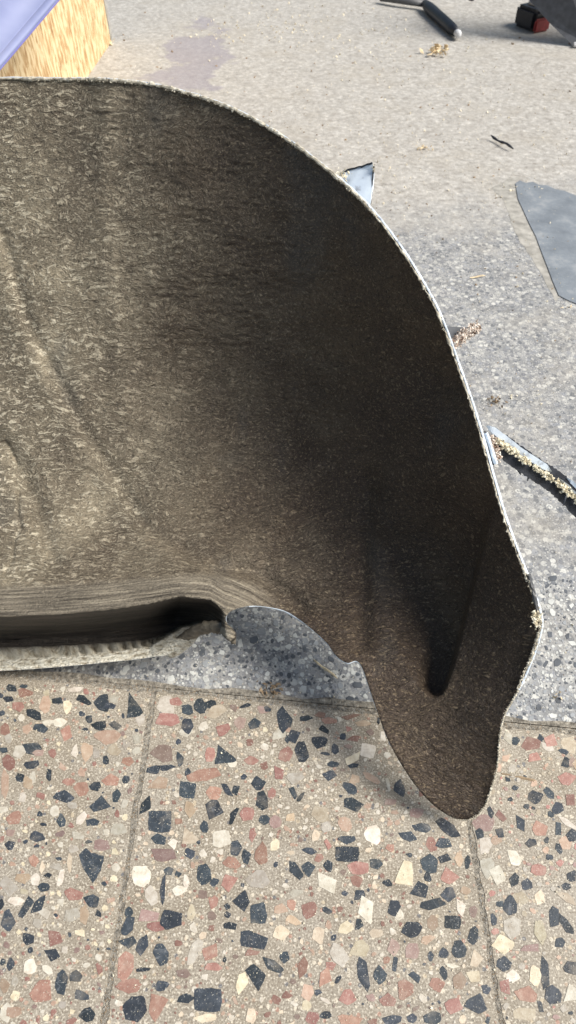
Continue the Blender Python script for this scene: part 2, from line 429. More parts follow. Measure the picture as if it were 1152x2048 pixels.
C7, C8, C5, C6 = (0, 1536), (576, 1536), (0, 1024), (576, 1024)
CH = {
 'dark': {C7: [(80,40,22,18),(197,30,12,26),(378,72,22,20),(252,112,40,28),(400,152,44,38),(465,112,18,26),(505,45,18,16),(248,207,20,28),(368,218,28,20),(172,227,14,8),(150,275,28,24,20),(40,312,26,20),(148,312,14,8),(355,294,18,10),(366,390,48,68,0,'kite'),(235,363,16,8),(192,432,18,12),(178,478,25,22),(105,553,22,52,35),(152,548,20,46,35),(28,608,34,44),(5,545,12,20),(368,530,36,30),(393,585,16,16),(495,578,16,20),(112,686,26,28),(505,630,22,40,25),(507,694,36,30),(567,712,24,46,25),(692,606,46,40,10),(643,745,38,54),(204,748,36,24),(122,728,10,14),(45,785,16,26,10),(10,778,12,14),(245,860,28,52,10),(303,835,28,26),(325,910,34,20,25),(570,808,36,9),(650,870,30,22,-10),(540,965,42,52,20),(350,990,30,30),(740,925,38,26,-20),(833,928,54,46,0,'box'),(652,492,13,62),(674,412,20,20),(712,422,16,14),(815,432,28,44),(857,458,20,18,20),(640,215,44,42,0,'box'),(635,282,32,20,30),(573,155,20,48,10),(750,88,32,32,8,'box'),(855,172,36,46),(935,187,16,38,25),(908,85,14,36,-40),(945,88,13,34,22),(1033,62,28,26),(1050,132,26,40),(1058,207,26,26),(815,238,18,24),(793,297,12,8),(945,322,28,30),(985,355,18,28),(970,540,34,44),(1038,584,38,44),(910,553,13,14),(910,588,16,14),(925,630,32,16),(1013,684,70,42),(1026,835,34,78,-35),(1094,790,48,24,30),(1140,755,20,26),(900,770,8,12),(660,0,40,12),(605,8,30,16),(750,15,12,18)],
  C8: [(165,30,32,24),(250,82,34,20,30),(258,145,46,26,10),(445,80,28,36),(238,287,34,22),(238,345,46,30,0,'box'),(85,330,32,14,15),(30,410,20,54,-45),(82,403,26,34),(160,390,18,24),(20,95,13,44,-25),(50,118,26,9,-50),(540,238,40,20,5),(480,275,46,20,15),(640,240,26,66,-48),(622,300,38,26,10),(350,382,26,24),(400,462,22,15,25),(565,382,34,38),(625,365,28,22),(722,375,12,28),(560,440,15,24),(530,490,42,40),(645,505,30,38,20),(578,548,56,26,-5),(500,645,42,36),(660,617,32,26,0,'box'),(740,670,24,38,10),(683,722,30,40),(623,742,22,22),(570,752,12,20),(425,560,24,32),(285,510,26,24),(155,568,22,13,35),(282,623,18,26),(302,825,26,72,-10),(365,830,30,36),(428,785,9,28,8,'box'),(512,838,42,15,38),(622,822,14,28,-15),(118,898,18,13),(200,848,9,20,30),(152,988,26,14),(415,1010,36,24),(495,1005,20,20),(575,1005,38,26),(748,950,48,44),(842,785,32,36),(822,608,14,26),(890,550,32,44,-10),(848,545,18,14),(905,448,22,34),(957,467,24,22),(970,300,26,18),(985,112,32,30),(910,80,14,12),(955,155,14,10),(930,222,24,44,-22),(850,258,20,20),(810,178,14,26,-15),(745,265,20,26),(1042,98,18,32,-35),(1080,160,24,26),(1052,188,14,14),(1080,243,15,30),(1135,270,20,28),(1082,322,12,28,-15),(1045,358,16,14,20),(1135,435,20,24),(1115,475,20,18),(1063,592,20,50),(1115,630,18,54,-40),(1088,700,20,30),(1135,800,36,38),(1028,825,24,66,-5),(1060,905,40,36),(1010,952,13,30,-15),(800,1008,10,20),(485,348,14,10)],
  C5: [(45,705,26,18),(95,697,18,8),(5,735,8,12),(35,748,20,12),(140,812,34,20,25),(232,758,28,16),(335,752,34,18,25),(412,762,32,36),(440,775,24,14),(540,765,32,50,0,'tri'),(357,828,14,18),(397,855,30,22),(463,852,24,20),(163,867,28,18,15),(130,943,38,30),(15,950,18,16),(342,870,14,7),(123,1010,32,16),(425,995,14,18),(843,750,22,18),(800,777,26,30),(750,790,24,22),(748,857,28,34,-12),(903,970,42,38,0,'tri'),(720,990,18,32),(985,768,26,8,-20),(1068,778,18,14),(1015,848,28,28),(1130,820,26,50),(1148,910,10,20),(672,1020,40,8)],
  C6: [(8,840,12,24),(75,824,28,12),(145,870,36,12,35),(25,900,28,26),(55,955,24,50,-10),(127,922,34,30),(188,948,16,24),(150,967,22,6),(180,1010,24,12),(260,1015,28,10),(362,835,8,14),(1012,900,12,18,-20),(1103,958,22,10,20),(1115,1000,28,20),(910,915,16,16),(1140,900,14,8)]},
 'white': {C7: [(90,118,16,22),(325,200,16,34,40),(480,245,34,28),(35,470,40,42),(140,445,24,24),(60,530,34,20),(285,590,36,30,-20),(175,585,26,26),(150,622,22,18),(560,432,44,44),(605,508,28,40),(715,492,32,22),(885,282,36,36,20),(1038,440,54,42),(780,735,22,52,30),(690,305,20,28),(120,795,26,34),(188,805,28,16,30),(25,980,26,36),(60,855,16,22),(745,455,12,30),(500,145,26,18,-20),(295,325,22,16),(310,270,28,18),(130,40,14,30),(220,170,20,26),(290,150,24,14),(243,440,12,36,15),(260,728,20,18),(250,945,18,18),(225,395,26,14)],
  C8: [(30,40,36,28),(400,68,11,30),(155,238,22,24),(342,265,34,46),(160,465,54,28,35),(30,500,30,18),(318,570,40,60,-8),(205,752,34,50,-20),(445,585,20,22),(690,550,20,40),(765,312,30,32),(778,395,30,42),(835,425,34,54,-25),(902,360,26,44,-30),(895,640,42,46),(900,832,26,24),(1120,220,12,52,-55),(1130,900,36,40),(150,930,28,10,25),(650,790,32,9,10)],
  C5: [(455,750,20,18),(240,840,26,20),(505,925,18,24),(560,830,20,24),(650,765,38,40,15),(745,880,32,24,-25),(1118,890,30,24,-20),(560,910,20,22),(548,955,18,16),(305,700,30,12),(75,960,28,26),(35,905,20,18),(85,825,16,16),(195,840,30,12),(385,965,14,20),(300,960,14,30),(930,1010,20,14)],
  C6: [(320,955,28,26,10,'box'),(380,900,12,24),(880,905,22,30),(1040,940,30,14,30),(205,830,12,14)]},
 'cream': {C7: [(766,580,16,34),(1125,655,34,32),(762,270,34,32,0,'tri'),(965,860,28,50),(170,398,14,24),(278,380,12,36),(830,1000,50,20),(1005,985,22,40),(95,495,18,12),(460,335,14,18),(1100,310,24,24)],
  C8: [(130,180,42,42),(465,420,46,66,14),(290,718,42,36,-20),(120,670,28,40),(230,640,32,26),(755,765,32,36),(740,828,36,28),(865,708,44,44),(1010,650,24,54,-15),(1005,515,24,32),(935,520,40,26,20),(985,830,24,44,-8),(945,985,52,34),(1115,520,44,16,35),(75,950,18,26),(350,660,28,22),(10,340,16,10)],
  C5: [(270,780,20,28),(455,955,26,26),(870,795,44,30,-20),(185,725,16,16),(195,760,16,14),(1060,870,10,14)],
  C6: [(255,985,38,20,-35),(1125,930,34,36)]},
 'red': {C7: [(60,200,30,28),(325,85,30,36),(442,50,38,24),(300,505,42,26),(215,680,40,34),(165,890,50,44),(460,790,32,60),(520,870,46,34),(925,380,34,26),(920,460,34,34),(1045,345,30,50),(1010,262,14,34),(860,100,32,26),(820,28,62,28),(715,215,18,22),(990,182,26,30),(840,735,36,36),(630,960,42,60),(855,795,34,18),(625,635,34,22),(135,370,22,26),(855,540,20,26),(1088,100,20,20),(1000,740,34,14),(275,55,24,16),(1110,20,30,28)],
  C8: [(85,570,30,36),(280,400,38,34),(275,450,28,26),(408,322,20,18),(160,305,20,22),(125,360,22,16),(650,430,46,36),(575,305,20,32,-30),(1010,240,30,30),(1005,410,34,28,10),(865,875,24,34),(950,905,42,40),(238,912,38,34),(470,885,36,46),(400,930,36,34),(595,865,32,30),(660,950,40,30),(395,770,16,16),(60,800,20,44),(150,845,24,40),(100,1000,30,24),(240,1005,60,24),(15,545,18,22),(1115,45,34,24),(1130,130,22,28),(825,655,16,16),(850,190,20,30,-30),(170,790,20,18)],
  C5: [(100,722,36,18),(75,780,26,24),(265,890,28,36),(660,830,50,24),(895,870,34,26),(840,970,26,26),(1005,995,26,16),(1140,970,26,36),(705,735,26,22),(20,870,24,24),(35,1005,30,30),(510,995,24,20),(345,720,12,14)],
  C6: [(130,803,26,14),(250,818,38,12),(165,835,30,14),(262,910,28,18),(240,868,16,14),(1055,910,32,26),(970,930,50,30),(985,985,40,22),(5,970,10,22)]},
 'orange': {C7: [(600,60,58,24,-12),(755,170,22,36),(95,440,36,28),(110,60,20,30),(340,590,20,40),(20,60,18,60),(1125,565,28,22),(15,870,20,30),(60,975,34,30)],
  C8: [(265,45,28,22),(335,40,36,14,30),(710,490,20,18),(1110,300,24,30),(683,850,28,46),(555,685,30,20,-20),(20,610,34,20,30),(75,900,26,38),(225,225,28,30),(12,200,20,24),(685,365,20,26),(835,290,22,20),(578,617,28,38)],
  C5: [(180,770,28,40),(430,900,48,30),(345,960,24,36),(1150,860,12,20),(110,870,24,20)],
  C6: [(300,845,34,14),(1150,1010,16,20)]},
 'mauve': {C7: [(590,590,42,38),(655,345,50,34),(405,310,30,28),(730,820,28,22),(40,260,20,18),(240,265,24,14),(1100,215,28,28)],
  C8: [(780,215,46,36),(515,180,28,22),(410,135,28,18),(500,735,32,32),(970,720,40,22),(740,575,22,24),(425,720,24,40),(330,920,20,16)],
  C5: [(960,840,26,26),(630,970,54,40),(1050,780,30,20),(155,965,24,16)],
  C6: [(240,938,20,12),(1140,1000,20,26),(330,880,16,18)]},
}
def outline(rx, ry, rot, kind, rnd):
    if kind == 'box': base = [(-1, -.95), (-.1, -1), (.92, -.9), (1, .1), (.85, .95), (-.2, 1), (-.98, .8)]
    elif kind == 'tri': base = [(-1, 1), (-.8, -.1), (-.7, -1), (-.1, -.45), (.6, .1), (1, .55), (.6, .85)]
    elif kind == 'kite': base = [(-1, -.6), (-.45, -1), (.0, -.7), (1, -.55), (.85, 0), (.45, .7), (.1, 1), (-.3, .55), (-.8, -.1)]
    else:
        n = rnd.choice([4, 5, 5, 6, 6, 7]); off = rnd.random() * 6.28; base = []
        for k in range(n):
            a = off + 2 * math.pi * (k + rnd.uniform(-.3, .3)) / n
            r = rnd.uniform(.78, 1.2)
            base.append((r * math.cos(a), r * math.sin(a)))
    # break each side once so that the stone's edge is not ruler straight
    out = []
    for i in range(len(base)):
        a = np.array(base[i]); b = np.array(base[(i + 1) % len(base)])
        out.append(a); L_ = np.hypot(*(b - a))
        for f_ in ((.5,) if L_ < .7 else (.33, .68)):
            q = a + (b - a) * (f_ + rnd.uniform(-.08, .08)); out.append(q * rnd.uniform(.96, 1.09))
    c, s = math.cos(R(rot)), math.sin(R(rot))
    return [(x * rx * c - y * ry * s, x * rx * s + y * ry * c) for x, y in out]

occ = []       # (x, y, radius) of the stones already laid, photo pixels
def which(px, py): return 0 if px < jl(py) else (1 if px < jr(py) else 2)
def chip_solid(ring2, cx, cy, z, rnd):
    pts = [G(cx + x, cy + y) for x, y in ring2]
    cen = sum(pts) / len(pts); V = []; n = len(pts)
    for p in pts: V.append((p[0], p[1], -.001))
    for p in pts:
        q = p + (cen - p) * .03; V.append((q[0], q[1], z))
    F = [(i, (i + 1) % n, n + (i + 1) % n, n + i) for i in range(n)] + [tuple(range(n, 2 * n))]
    return V, F
rnd = random.Random(11)
k = 0
for colr, by in CH.items():
    for (ox, oy), lst in by.items():
        for e in lst:
            cx, cy = ox + e[0] / 2, oy + e[1] / 2; rx, ry = e[2] / 2 * 1.06, e[3] / 2 * 1.06
            rot = e[4] if len(e) > 4 else rnd.uniform(-8, 8)
            kind = e[5] if len(e) > 5 else ''
            if cy - ry < front(cx) + 3: cy = front(cx) + 4 + ry
            t = which(cx, cy)
            for jf in (jl, jr):
                d = cx - jf(cy)
                if abs(d) < rx + gap + 2 and abs(d) > 0: cx = jf(cy) + math.copysign(rx + gap + 2, d)
            z = .00025 + .00035 * ((k * 7919) % 101) / 101; k += 1
            V, F = chip_solid(outline(rx, ry, rot, kind, rnd), cx, cy, z, rnd)
            mesh('stone_chip', V, F, MAT['chip_' + colr], tiles[t][0])
            occ.append((cx, cy, max(rx, ry)))
# the remaining stones: small ones between, and those just outside the frame
import collections
small = collections.defaultdict(list)
grid = collections.defaultdict(list)
for a in occ: grid[(int(a[0] // 40), int(a[1] // 40))].append(a)
cnt = 0
for tries in range(22000):
    cx = rnd.uniform(-240, 1400); cy = rnd.uniform(1360, 2270)
    inside = 0 < cx < 1152 and cy < 2048
    r = (rnd.choice([6, 7, 8, 9, 11, 13]) if tries < 4000 else rnd.choice([3, 3.5, 4, 5, 6, 8])) if inside else rnd.choice([4, 6, 9, 14, 20, 26])
    if cx < jl(cy) and inside: r *= .95
    if cy - r < front(cx) + 3: continue
    if any(abs(cx - jf(cy)) < r + gap + 1 for jf in (LL, jl, jr, RR)): continue
    g = (int(cx // 40), int(cy // 40)); ok = True
    for dx in (-1, 0, 1):
        for dy in (-1, 0, 1):
            for a in grid[(g[0] + dx, g[1] + dy)]:
                if (a[0] - cx) ** 2 + (a[1] - cy) ** 2 < (a[2] * .92 + r + 1.5) ** 2: ok = False; break
    if not ok: continue
    grid[g].append((cx, cy, r))
    wts = [.07, .34, .17, .17, .15, .10] if r < 8 else [.06, .30, .2, .2, .16, .1]
    colr = rnd.choices(['dark', 'white', 'cream', 'red', 'orange', 'mauve'], wts)[0]
    n_ = rnd.uniform(.6, 1); rot = rnd.uniform(0, 180)
    small[(which(cx, cy), colr)].append(chip_solid(outline(r, r * n_, rot, '', rnd), cx, cy, .0003 + .0002 * rnd.random(), rnd))
    cnt += 1
for (t, colr), lst in small.items():
    V, F = join(lst); tag(mesh('small_stone_chips', V, F, MAT['chip_' + colr], tiles[t][0]), kind='stuff')
print('small chips', cnt)

# dirty mortar strip where the terrazzo ends
ring = wobble([G(-900, front(-900) - 22), G(2050, front(2050) - 22), G(2050, front(2050) - 3), G(-900, front(-900) - 3)], .004, 60, 5)
sheet('mortar_strip', ring, -.0020, MAT['mortar'])

# grey stones standing out of the worn yard slab close by
gm = []
for nme, cs_ in (('grey_stone_pale', (.52, .53, .51)), ('grey_stone_dark', (.095, .105, .12)), ('grey_stone_mid', (.28, .295, .31))):
    plain(nme, cs_, .5, .4, .25); gm.append(nme)
lists = [[], [], []]
g2 = collections.defaultdict(list)
for tries in range(30000):
    cx = rnd.uniform(-100, 1250); cy = rnd.uniform(1150, 1470)
    if cy > front(cx) - 26: continue
    r = rnd.choice([2.5, 3, 3.5, 4, 5, 6, 8, 10]) * (.85 if cx > 800 else 1)
    g = (int(cx // 24), int(cy // 24))
    if any((a[0] - cx) ** 2 + (a[1] - cy) ** 2 < (a[2] + r + .6) ** 2 for dx in (-1, 0, 1) for dy in (-1, 0, 1) for a in g2[(g[0] + dx, g[1] + dy)]): continue
    g2[g].append((cx, cy, r))
    ring2 = outline(r, r * rnd.uniform(.55, .9), rnd.uniform(0, 180), '', rnd)
    V, F = chip_solid(ring2, cx, cy, 0, rnd)
    n = len(ring2); zt = ZY + .0003 + .0005 * rnd.random()
    V = [(v[0], v[1], ZY - .001 if i < n else zt) for i, v in enumerate(V)]
    lists[rnd.choices([0, 1, 2], [.34, .30, .36])[0]].append((V, F))
for nme, lst in zip(gm, lists):
    V, F = join(lst); tag(mesh('stone_chips', V, F, MAT[nme], ground), kind='stuff')

# slate slab let into the yard, mortar bed along its near-left side
ring = [G(x, y) for x, y in [(1031, 364), (1040, 358), (1052, 363), (1066, 361), (1078, 367), (1096, 368), (1110, 375), (1130, 379), (1152, 388), (1210, 400), (1300, 470), (1330, 620), (1240, 640), (1152, 604), (1135, 597), (1118, 588), (1106, 560), (1094, 528), (1083, 500), (1072, 470), (1060, 447), (1050, 425), (1036, 395)]]
s = prism([(p[0], p[1], ZY + .0025) for p in ring], (0, 0, .01), 'slate_slab', MAT['slate'], None, .0008)
tag(s, kind='structure')
ring = [G(x, y) for x, y in [(985, 372), (1020, 352), (1040, 350), (1032, 362), (1038, 396), (1052, 425), (1062, 447), (1074, 470), (1085, 500), (1096, 528), (1108, 560), (1122, 592), (1112, 598), (1090, 560), (1070, 520), (1050, 490), (1035, 470), (1022, 440), (1012, 405)]]
sheet('mortar_bed', wobble(ring, .004, 3, 3), ZY + .0004, MAT['tan_mortar'])

# ------------------------------------------------------------------ the fender
XL = -300
OUT = [(XL, 175), (-150, 160), (0, 156), (120, 157), (210, 158), (300, 167), (380, 186), (470, 218), (560, 268), (650, 333), (735, 410), (800, 492), (850, 572), (885, 642), (915, 725), (942, 800), (965, 875), (988, 960), (1012, 1040), (1038, 1110), (1062, 1170), (1080, 1225), (1082, 1255), (1070, 1300), (1050, 1350), (1030, 1392), (1008, 1432), (1000, 1470), (996, 1520), (985, 1570), (970, 1610), (952, 1632), (925, 1640), (895, 1630), (862, 1606), (830, 1570), (800, 1525), (775, 1478), (755, 1425), (738, 1375), (724, 1335), (712, 1322), (694, 1326), (672, 1312), (655, 1288), (630, 1264), (600, 1240), (570, 1222), (535, 1214), (500, 1212), (468, 1220), (453, 1232), (455, 1248), (470, 1262), (472, 1276), (462, 1284), (450, 1276), (440, 1266), (420, 1264), (400, 1272), (388, 1286), (370, 1302), (345, 1316), (325, 1312), (260, 1320), (180, 1328), (90, 1336), (0, 1342), (-150, 1350), (XL, 1355)]
outl = catmull(OUT, 6, False)
CT = [(XL, 175, 1.15), (0, 156, 1.125), (250, 161, 1.08), (500, 235, 1.005), (735, 410, .93), (885, 642, .895), (965, 875, .885), (1038, 1110, .885), (1082, 1245, .885), (1005, 1450, .91), (985, 1570, .935), (925, 1640, .955),
      (XL, 500, 1.22), (XL, 900, 1.20), (0, 300, 1.145), (0, 600, 1.18), (0, 850, 1.18), (0, 1050, 1.125), (200, 300, 1.115), (200, 600, 1.16), (200, 900, 1.175), (250, 1060, 1.135), (400, 300, 1.055), (400, 500, 1.10), (400, 750, 1.175), (400, 950, 1.16), (420, 1080, 1.115),
      (600, 450, 1.01), (600, 700, 1.085), (600, 900, 1.135), (600, 1100, 1.10), (740, 600, .978), (780, 800, 1.01), (780, 1000, 1.045), (780, 1200, 1.045), (860, 900, .975), (900, 1100, .99), (860, 1330, .985), (1000, 1250, .925), (940, 1400, .94), (870, 1500, .955),
      (535, 1214, 1.06), (640, 1270, 1.035), (712, 1322, 1.0), (755, 1425, .975), (830, 1570, .957), (450, 1170, 1.046), (350, 1176, 1.024), (200, 1198, 1.010), (0, 1210, 1.006), (XL, 1214, 1.006), (900, 760, .94)]
CTa = np.array(CT); Xc = CTa[:, :2] / 1000
def U(r): 
    return np.where(r > 1e-9, r * r * np.log(r + 1e-12), 0)
K = U(np.linalg.norm(Xc[:, None] - Xc[None], axis=2)) + np.eye(len(Xc)) * 2e-4
Pm = np.c_[np.ones(len(Xc)), Xc]
A = np.block([[K, Pm], [Pm.T, np.zeros((3, 3))]])
sol = np.linalg.solve(A, np.r_[CTa[:, 2], 0, 0, 0])
def ss(a, b, x): t = np.clip((x - a) / (b - a), 0, 1); return t * t * (3 - 2 * t)
def polydist(xy, line):      # distance and signed side to a polyline, and parameter 0..1 along
    best = np.full(len(xy), 1e9); side = np.zeros(len(xy)); par = np.zeros(len(xy))
    line = np.array(line, float); n = len(line) - 1
    for i in range(n):
        a, b = line[i], line[i + 1]; d = b - a; L = d @ d
        tt = np.clip(((xy - a) @ d) / L, 0, 1); q = a + tt[:, None] * d; v = xy - q
        dist = np.hypot(v[:, 0], v[:, 1]); cr = d[0] * v[:, 1] - d[1] * v[:, 0]
        mk = dist < best; best[mk] = dist[mk]; side[mk] = np.sign(cr[mk]); par[mk] = (i + tt[mk]) / n
    return best, side, par
T1x = [XL, 0, 120, 220, 300, 360, 420, 450]; T1y = [1240, 1232, 1228, 1218, 1206, 1192, 1198, 1222]
L1x = [XL, 0, 150, 250, 300, 330, 360, 400, 430, 450, 470]; L1y = [1324, 1314, 1306, 1296, 1288, 1270, 1252, 1242, 1246, 1256, 1262]
def depth(xy):
    r = np.linalg.norm(xy[:, None] / 1000 - Xc[None], axis=2)
    d = U(r) @ sol[:len(Xc)] + sol[-3] + xy @ sol[-2:] / 1000
    x, y = xy[:, 0], xy[:, 1]
    # shallow pressed creases of the left half
    b, s, p = polydist(xy, [(-40, 380), (10, 500), (50, 640), (110, 760), (165, 862), (230, 960), (290, 1060), (380, 1120)])
    d += -.006 * np.exp(-(b / 42) ** 2) * ss(-1, 1, s * b / 14) + .006 * np.exp(-((b) / 17) ** 2)
    b, s, p = polydist(xy, [(-40, 860), (20, 900), (70, 1000), (105, 1120)])
    d += .010 * np.exp(-(b / 22) ** 2)
    b, s, p = polydist(xy, [(215, 150), (205, 420), (235, 700), (255, 900)])
    d += -.003 * np.exp(-(b / 26) ** 2)
    b, s, p = polydist(xy, [(370, 1098), (430, 1125), (520, 1150), (600, 1215)])
    d += .010 * np.exp(-(b / 20) ** 2)
    b, s, p = polydist(xy, [(740, 960), (728, 1120), (722, 1290)])
    d += .008 * np.exp(-(b / 20) ** 2)
    b, s, p = polydist(xy, [(38, 985), (36, 1024), (42, 1052), (29, 1082), (25, 1122), (10, 1146)])
    d += .004 * np.exp(-(b / 3.2) ** 2) + .005 * np.exp(-(((x - 39) / 9) ** 2 + ((y - 1056) / 6) ** 2))
    b, s, p = polydist(xy, [(-10, 892), (12, 884), (20, 896), (36, 930)])
    d += .0035 * np.exp(-(b / 3.5) ** 2)
    for hx, hy, hw in ((164, 858, 5), (255, 936, 4.5), (206, 663, 4), (188, 605, 3), (345, 703, 5), (347, 957, 3), (718, 902, 6), (745, 985, 9), (655, 850, 5), (560, 890, 4)):
        d += .003 * np.exp(-(((x - hx) / (hw * 1.6)) ** 2 + ((y - hy) / hw) ** 2))
    # deep pocket with a sharp right wall and a rounded lower end
    xr = np.interp(y, [940, 1040, 1210, 1320, 1370, 1388, 1397], [1022, 985, 940, 912, 896, 886, 868])
    xl = np.interp(y, [940, 1100, 1250, 1340, 1375, 1397], [800, 800, 812, 832, 844, 868])
    sw = np.interp(y, [940, 1150, 1300, 1375], [160, 130, 70, 14])
    A_ = np.interp(y, [960, 1060, 1200, 1340, 1385, 1400], [0, .026, .040, .034, .024, 0])
    rw = np.interp(y, [960, 1100, 1300], [40, 12, 8])
    d += A_ * ss(-.5, 1, (x - xl) / sw) * ss(0, 1, (xr - x) / rw)
    # rolled wheel-arch lip: bulge, wall turning under, lip coming forward
    t1 = np.interp(x, T1x, T1y); l1 = np.interp(x, L1x, L1y)
    end = 1 - ss(428, 452, x)
    base_ = np.interp(x, [XL, 0, 300, 450], [1.005, 1.005, 1.012, 1.045])
    soft_end = 1 - ss(350, 446, x)
    below = y > t1
    w_ = np.clip((y - t1) / np.maximum(l1 - t1, 1), 0, 1)
    wall = base_ + (1.172 - base_) * (1 - (1 - ss(-.12, 1, w_)) ** 2.4) * (.25 + .75 * soft_end)
    lipd = np.where(y > l1, np.interp(x, [XL, 0, 300, 400, 450], [1.118, 1.118, 1.10, 1.078, 1.058]) - .020 * ss(0, 30, y - l1), 0)
    k = ss(0, 5, y - l1)
    prof = np.where(y > l1, wall * (1 - k) + lipd * k, wall)
    zone = np.where(below, end, 0) * ss(0, 10, y - t1)
    d = d * (1 - zone) + prof * zone
    # hook at the end of the lip stands proud
    hk = np.exp(-(((x - 462) / 14) ** 2 + ((y - 1268) / 16) ** 2)); d -= .012 * hk
    # striations of the sealer band
    return d
STEP = 3.0
gx = np.arange(XL, 1093, STEP); gy = np.arange(140, 1652, STEP)
GX, GY = np.meshgrid(gx, gy); pts = np.c_[GX.ravel(), GY.ravel()]
poly = outl
def inpoly(p, poly):
    x, y = p[:, 0], p[:, 1]; c = np.zeros(len(p), bool); j = len(poly) - 1
    for i in range(len(poly)):
        xi, yi = poly[i]; xj, yj = poly[j]
        if yi != yj:
            c ^= ((yi > y) != (yj > y)) & (x < (xj - xi) * (y - yi) / (yj - yi) + xi)
        j = i
    return c
ins = inpoly(pts, poly).reshape(GX.shape)
cell = ins[:-1, :-1] & ins[1:, :-1] & ins[:-1, 1:] & ins[1:, 1:]
nyy, nxx = GX.shape
idx = np.arange(nyy * nxx).reshape(nyy, nxx)
ci, cj = np.nonzero(cell)
Fq = np.c_[idx[ci, cj], idx[ci + 1, cj], idx[ci + 1, cj + 1], idx[ci, cj + 1]]
used = np.unique(Fq); remap = -np.ones(nyy * nxx, int); remap[used] = np.arange(len(used)); Fq = remap[Fq]
V2 = pts[used].copy()
ed = np.concatenate([Fq[:, [0, 1]], Fq[:, [1, 2]], Fq[:, [2, 3]], Fq[:, [3, 0]]])
es = np.sort(ed, 1); uq, inv, ct = np.unique(es, axis=0, return_inverse=True, return_counts=True)
bd = ed[ct[inv.ravel()] == 1]; bv = np.unique(bd)
seg_a = poly[:-1]; seg_b = poly[1:]
for v in bv:
    p = V2[v]; d_ = seg_b - seg_a; L = (d_ ** 2).sum(1) + 1e-9
    t = np.clip(((p - seg_a) * d_).sum(1) / L, 0, 1); q = seg_a + t[:, None] * d_
    dd = ((p - q) ** 2).sum(1); kmin = dd.argmin()
    if dd[kmin] < 60: V2[v] = q[kmin]
D = depth(V2)
# real relief of the coating, stretched along the panel
rel = np.empty(len(V2))
for i, (x, y) in enumerate(V2):
    a = noise.noise(Vector((x / 26 + .5 * math.sin(y / 40), y / 8, 3.1))); b_ = noise.noise(Vector((x / 11, y / 6, 9.7)))
    c_ = noise.noise(Vector((x / 70, y / 45, 1.3)))
    rel[i] = .0011 * a + .0006 * b_ + .0022 * c_
smoothz = (V2[:, 1] > np.interp(V2[:, 0], [XL, 0, 200, 350, 460, 560], [1185, 1178, 1168, 1150, 1150, 1230])) & (V2[:, 0] < 480)
strip = np.array([noise.noise(Vector((x / 160, (y - np.interp(x, T1x, T1y)) / 3.6, 5.5))) for x, y in V2]) * .0014
rel = np.where(smoothz, strip, rel)
D = D - rel * 1.0
W = CP + D[:, None] * (RT * ((V2[:, 0] - 576) / FPX)[:, None] + UP * ((1024 - V2[:, 1]) / FPX)[:, None] + FWD)
# keep every point off the floor
W[:, 2] = np.maximum(W[:, 2], .006)
nrm = np.zeros_like(W)
q0, q1, q2, q3 = (W[Fq[:, i]] for i in range(4)); fn = np.cross(q2 - q0, q3 - q1)
for i in range(4): np.add.at(nrm, Fq[:, i], fn)
nrm /= np.linalg.norm(nrm, axis=1)[:, None] + 1e-12
if (nrm * (CP - W)).sum(1).mean() < 0: nrm = -nrm; Fq = Fq[:, ::-1]; bd = bd[:, ::-1]
fend = thing('fender', 'large sawn-off fender, concave dark brown coated inside, white painted cut edge, standing on the floor', 'fender')
n = len(W); TH = .0035
TH = np.where((V2[:, 0] < 500) & (V2[:, 1] > np.interp(V2[:, 0], T1x, T1y) - 45), .0004, .0035)[:, None]
back = W - nrm * TH; back[:, 2] = np.maximum(back[:, 2], .002)
allV = np.r_[W, back]
F = [tuple(f) for f in Fq] + [tuple((f + n)[::-1]) for f in Fq] + [(a, a + n, b + n, b) for a, b in bd]
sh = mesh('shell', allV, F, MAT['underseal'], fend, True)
sh.data.materials.append(MAT['white_paint'])
mi = np.zeros(len(F), int); nf = len(Fq); mi[nf:] = 1
fx = V2[Fq[:, 0]]; mi[nf:2 * nf][(fx[:, 0] < 540) & (fx[:, 1] > 1130)] = 0
sh.data.polygons.foreach_set('material_index', mi)
vx, vy = V2[:, 0], V2[:, 1]; t1v = np.interp(vx, T1x, T1y); l1v = np.interp(vx, L1x, L1y)
band = np.interp(vx, [XL, 0, 200, 350, 420, 500, 560], [1180, 1174, 1166, 1152, 1150, 1165, 1195])
wobv = np.array([noise.noise(Vector((x / 60, 3, 0))) * 7 for x in vx])
seal = ss(-9, 9, vy - band + wobv) * (1 - ss(455, 590, vx + wobv * 3))
lipf = ss(-1, 3, vy - l1v) * (1 - ss(300, 420, vx)) 
lipf = np.maximum(lipf, .5 * ss(-1, 3, vy - l1v) * (1 - ss(430, 470, vx)))
cav_shade = ss(2, 26, vy - t1v) * (1 - ss(380, 450, vx))  # shade of the trough, put into the sealer colour
bump_up = np.interp(vx, [0, 400, 460, 560], [0, 0, 8, 40])
flow = np.c_[vx / 1000, (vy - np.where(vy < t1v, band * .6 + t1v * .4, t1v * .6 + .4 * band) - bump_up) / 1000, np.zeros(len(vx))]
for nm, arr in (('flow', flow), ('zones', np.c_[seal, lipf, cav_shade])):
    at = sh.data.attributes.new(nm, 'FLOAT_VECTOR', 'POINT'); at.data.foreach_set('vector', np.r_[arr, arr].astype(np.float32).ravel())

